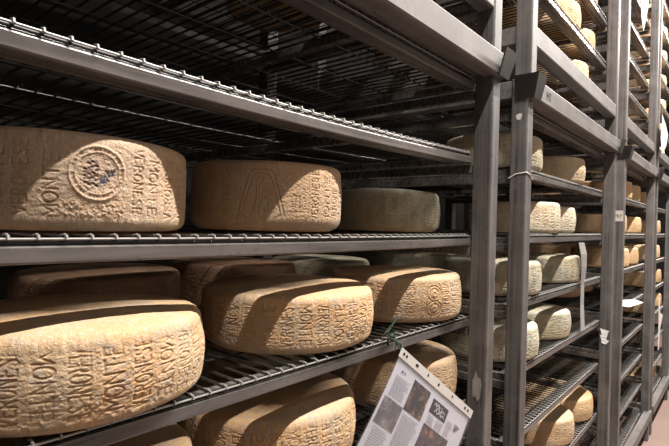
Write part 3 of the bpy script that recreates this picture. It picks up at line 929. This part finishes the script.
# ------------------------------------------------------------------ other papers on the racks
def hanging(name, pts, nrm, label, cat, th=0.0012, m=None):
    q = MB(); q.prism(pts, nrm, th)
    return tag(obj(name, q.mesh(name), m or PAPER), label, cat)
q = MB()
ed = [(2.222, 2.294, -0.055), (2.239, 2.321, -0.105), (2.266, 2.332, -0.165), (2.294, 2.330, -0.242), (2.299, 2.338, -0.33), (2.291, 2.338, -0.44)]
for i in range(len(ed) - 1):
    (a0, b0, z0), (a1, b1, z1) = ed[i], ed[i + 1]
    y0 = 0.036 - 0.006 * math.sin(i * 1.3); y1 = 0.036 - 0.006 * math.sin((i + 1) * 1.3)
    q.quadbox([(a0, y0, z0), (b0, y0 - .004, z0), (b0, y0 - .006, z0), (a0, y0 - .002, z0), (a1, y1, z1), (b1, y1 - .004, z1), (b1, y1 - .006, z1), (a1, y1 - .002, z1)])
tag(obj('hanging_sleeve', q.mesh('hanging_sleeve'), SLEEVE), 'narrow grey plastic sleeve hanging edge-on in the second rack', 'document')
hanging('hanging_sheet', [(3.13, -0.020, 1.47), (3.47, -0.020, 1.47), (3.46, -0.02, 1.38), (3.38, -0.022, 1.27), (3.298, -0.022, 1.17), (3.24, -0.020, 1.23), (3.19, -0.02, 1.33)], (0, 1, 0),
        'white sheet ending in a point, hanging from the upper third rack', 'paper', m=OLDPAPER)
hanging('hanging_sheet', [(4.12, -0.030, 0.84), (4.33, -0.030, 0.80), (4.49, -0.030, 0.75), (4.36, -0.032, 0.64), (4.17, -0.030, 0.56), (4.09, -0.03, 0.66), (4.14, -0.03, 0.76)], (0, 1, 0),
        'crumpled white sheet hanging on the farthest rack at the right edge', 'paper', m=OLDPAPER)
hanging('loose_sheet', [(3.30, 0.16, -0.4475), (3.30, 0.01, -0.4475), (3.58, -0.02, -0.4475), (3.68, 0.04, -0.4475), (3.50, 0.15, -0.4475)], (0, 0, 1),
        'white sheet lying flat on a shelf of the third rack, overhanging its edge', 'paper')
hanging('hanging_ribbon', [(4.36, -0.012, -0.50), (4.44, -0.012, -0.50), (4.46, -0.012, -0.62), (4.62, -0.014, -0.66), (4.48, -0.014, -0.74), (4.46, -0.012, -0.90), (4.40, -0.012, -0.90), (4.40, -0.012, -0.70)], (0, 1, 0),
        'pale torn ribbon dangling from the farthest rack', 'ribbon', m=TAPE)

# ------------------------------------------------------------------ the room
def slab(name, x0, x1, y0, y1, z0, z1, m):
    q = MB(); q.box(x0, x1, y0, y1, z0, z1)
    return structure(obj(name, q.mesh(name), m))
CZ = 3.2
slab('floor', -3, 11, -2.1, 2.0, FLOOR_Z - 0.1, FLOOR_Z, FLOOR)
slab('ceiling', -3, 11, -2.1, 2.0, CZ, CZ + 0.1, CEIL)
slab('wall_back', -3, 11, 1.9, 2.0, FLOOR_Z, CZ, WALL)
slab('wall_front', -3, 11, -2.1, -2.0, FLOOR_Z, CZ, PLASTER)  # unseen opposite wall, set close to the racks for frontal fill
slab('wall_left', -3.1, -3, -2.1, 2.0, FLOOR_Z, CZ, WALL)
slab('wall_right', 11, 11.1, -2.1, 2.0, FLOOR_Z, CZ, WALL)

# ------------------------------------------------------------------ aisle lights: a row of long slim fittings
LY, LZ, LL = -0.96, 2.65, 1.45
POWER = 112.0
for k in range(6):
    xc = 0.25 + 1.5 * k
    fx = empty('ceiling_light', (xc, LY, LZ), '%s in the row of slim strip lights hung over the aisle' % ['first', 'second', 'third', 'fourth', 'fifth', 'sixth', 'seventh'][k], 'light', 'strip lights over the aisle')
    q = MB(); q.box(-LL / 2, LL / 2, -0.035, 0.035, 0.012, 0.055, 0.004)
    obj('lamp_housing', q.mesh('lamp_housing'), HOUSING, fx)
    q = MB(); q.box(-LL / 2 + 0.01, LL / 2 - 0.01, -0.020, 0.020, 0.004, 0.012)
    obj('diffuser', q.mesh('diffuser'), LAMP, fx)
    for sx in (-0.55, 0.55):
        q = MB(); q.tube([(sx, 0, 0.055), (sx, 0, CZ - LZ)], 0.004, 6)
        obj('hanger_rod', q.mesh('hanger_rod'), WIRE, fx)
    la = bpy.data.lights.new('strip_lamp', 'AREA'); la.shape = 'RECTANGLE'
    la.size = LL; la.size_y = 0.04; la.energy = POWER; la.color = (1.0, 0.945, 0.885)
    lo = bpy.data.objects.new('strip_lamp', la); COL.objects.link(lo)
    lo.location = (xc, LY, LZ); lo.rotation_euler = (0, 0, 0)

w = bpy.data.worlds.new('World'); S.world = w; w.use_nodes = True
w.node_tree.nodes['Background'].inputs['Color'].default_value = (0.003, 0.0029, 0.0028, 1)
w.node_tree.nodes['Background'].inputs['Strength'].default_value = 1.0

# ------------------------------------------------------------------ camera
cam = bpy.data.cameras.new('camera'); co = bpy.data.objects.new('camera', cam); COL.objects.link(co)
YAW, ROLL, F = R(40.4), 0.027, 483.0
c, s_ = math.cos(YAW), math.sin(YAW)
fw = Vector((c, s_, 0)); rt = Vector((s_, -c, 0)); up = Vector((0, 0, 1))
# the horizon drops to the right: turn the camera about its axis
rt2 = rt * math.cos(ROLL) + up * math.sin(ROLL)
up2 = -rt * math.sin(ROLL) + up * math.cos(ROLL)
M = Matrix((rt2, up2, -fw)).transposed().to_4x4(); M.translation = Vector((0, -0.5, 0))
co.matrix_world = M
cam.sensor_width = 36.0; cam.lens = F / 669 * 36.0; cam.clip_start = 0.02
S.camera = co
S.view_settings.view_transform = 'Standard'; S.view_settings.look = 'None'
S.view_settings.gamma = 1.0; S.view_settings.use_curve_mapping = False
S.view_settings.exposure = 0.30
S.cycles.use_denoising = True
S.cycles.max_bounces = 6; S.cycles.diffuse_bounces = 2
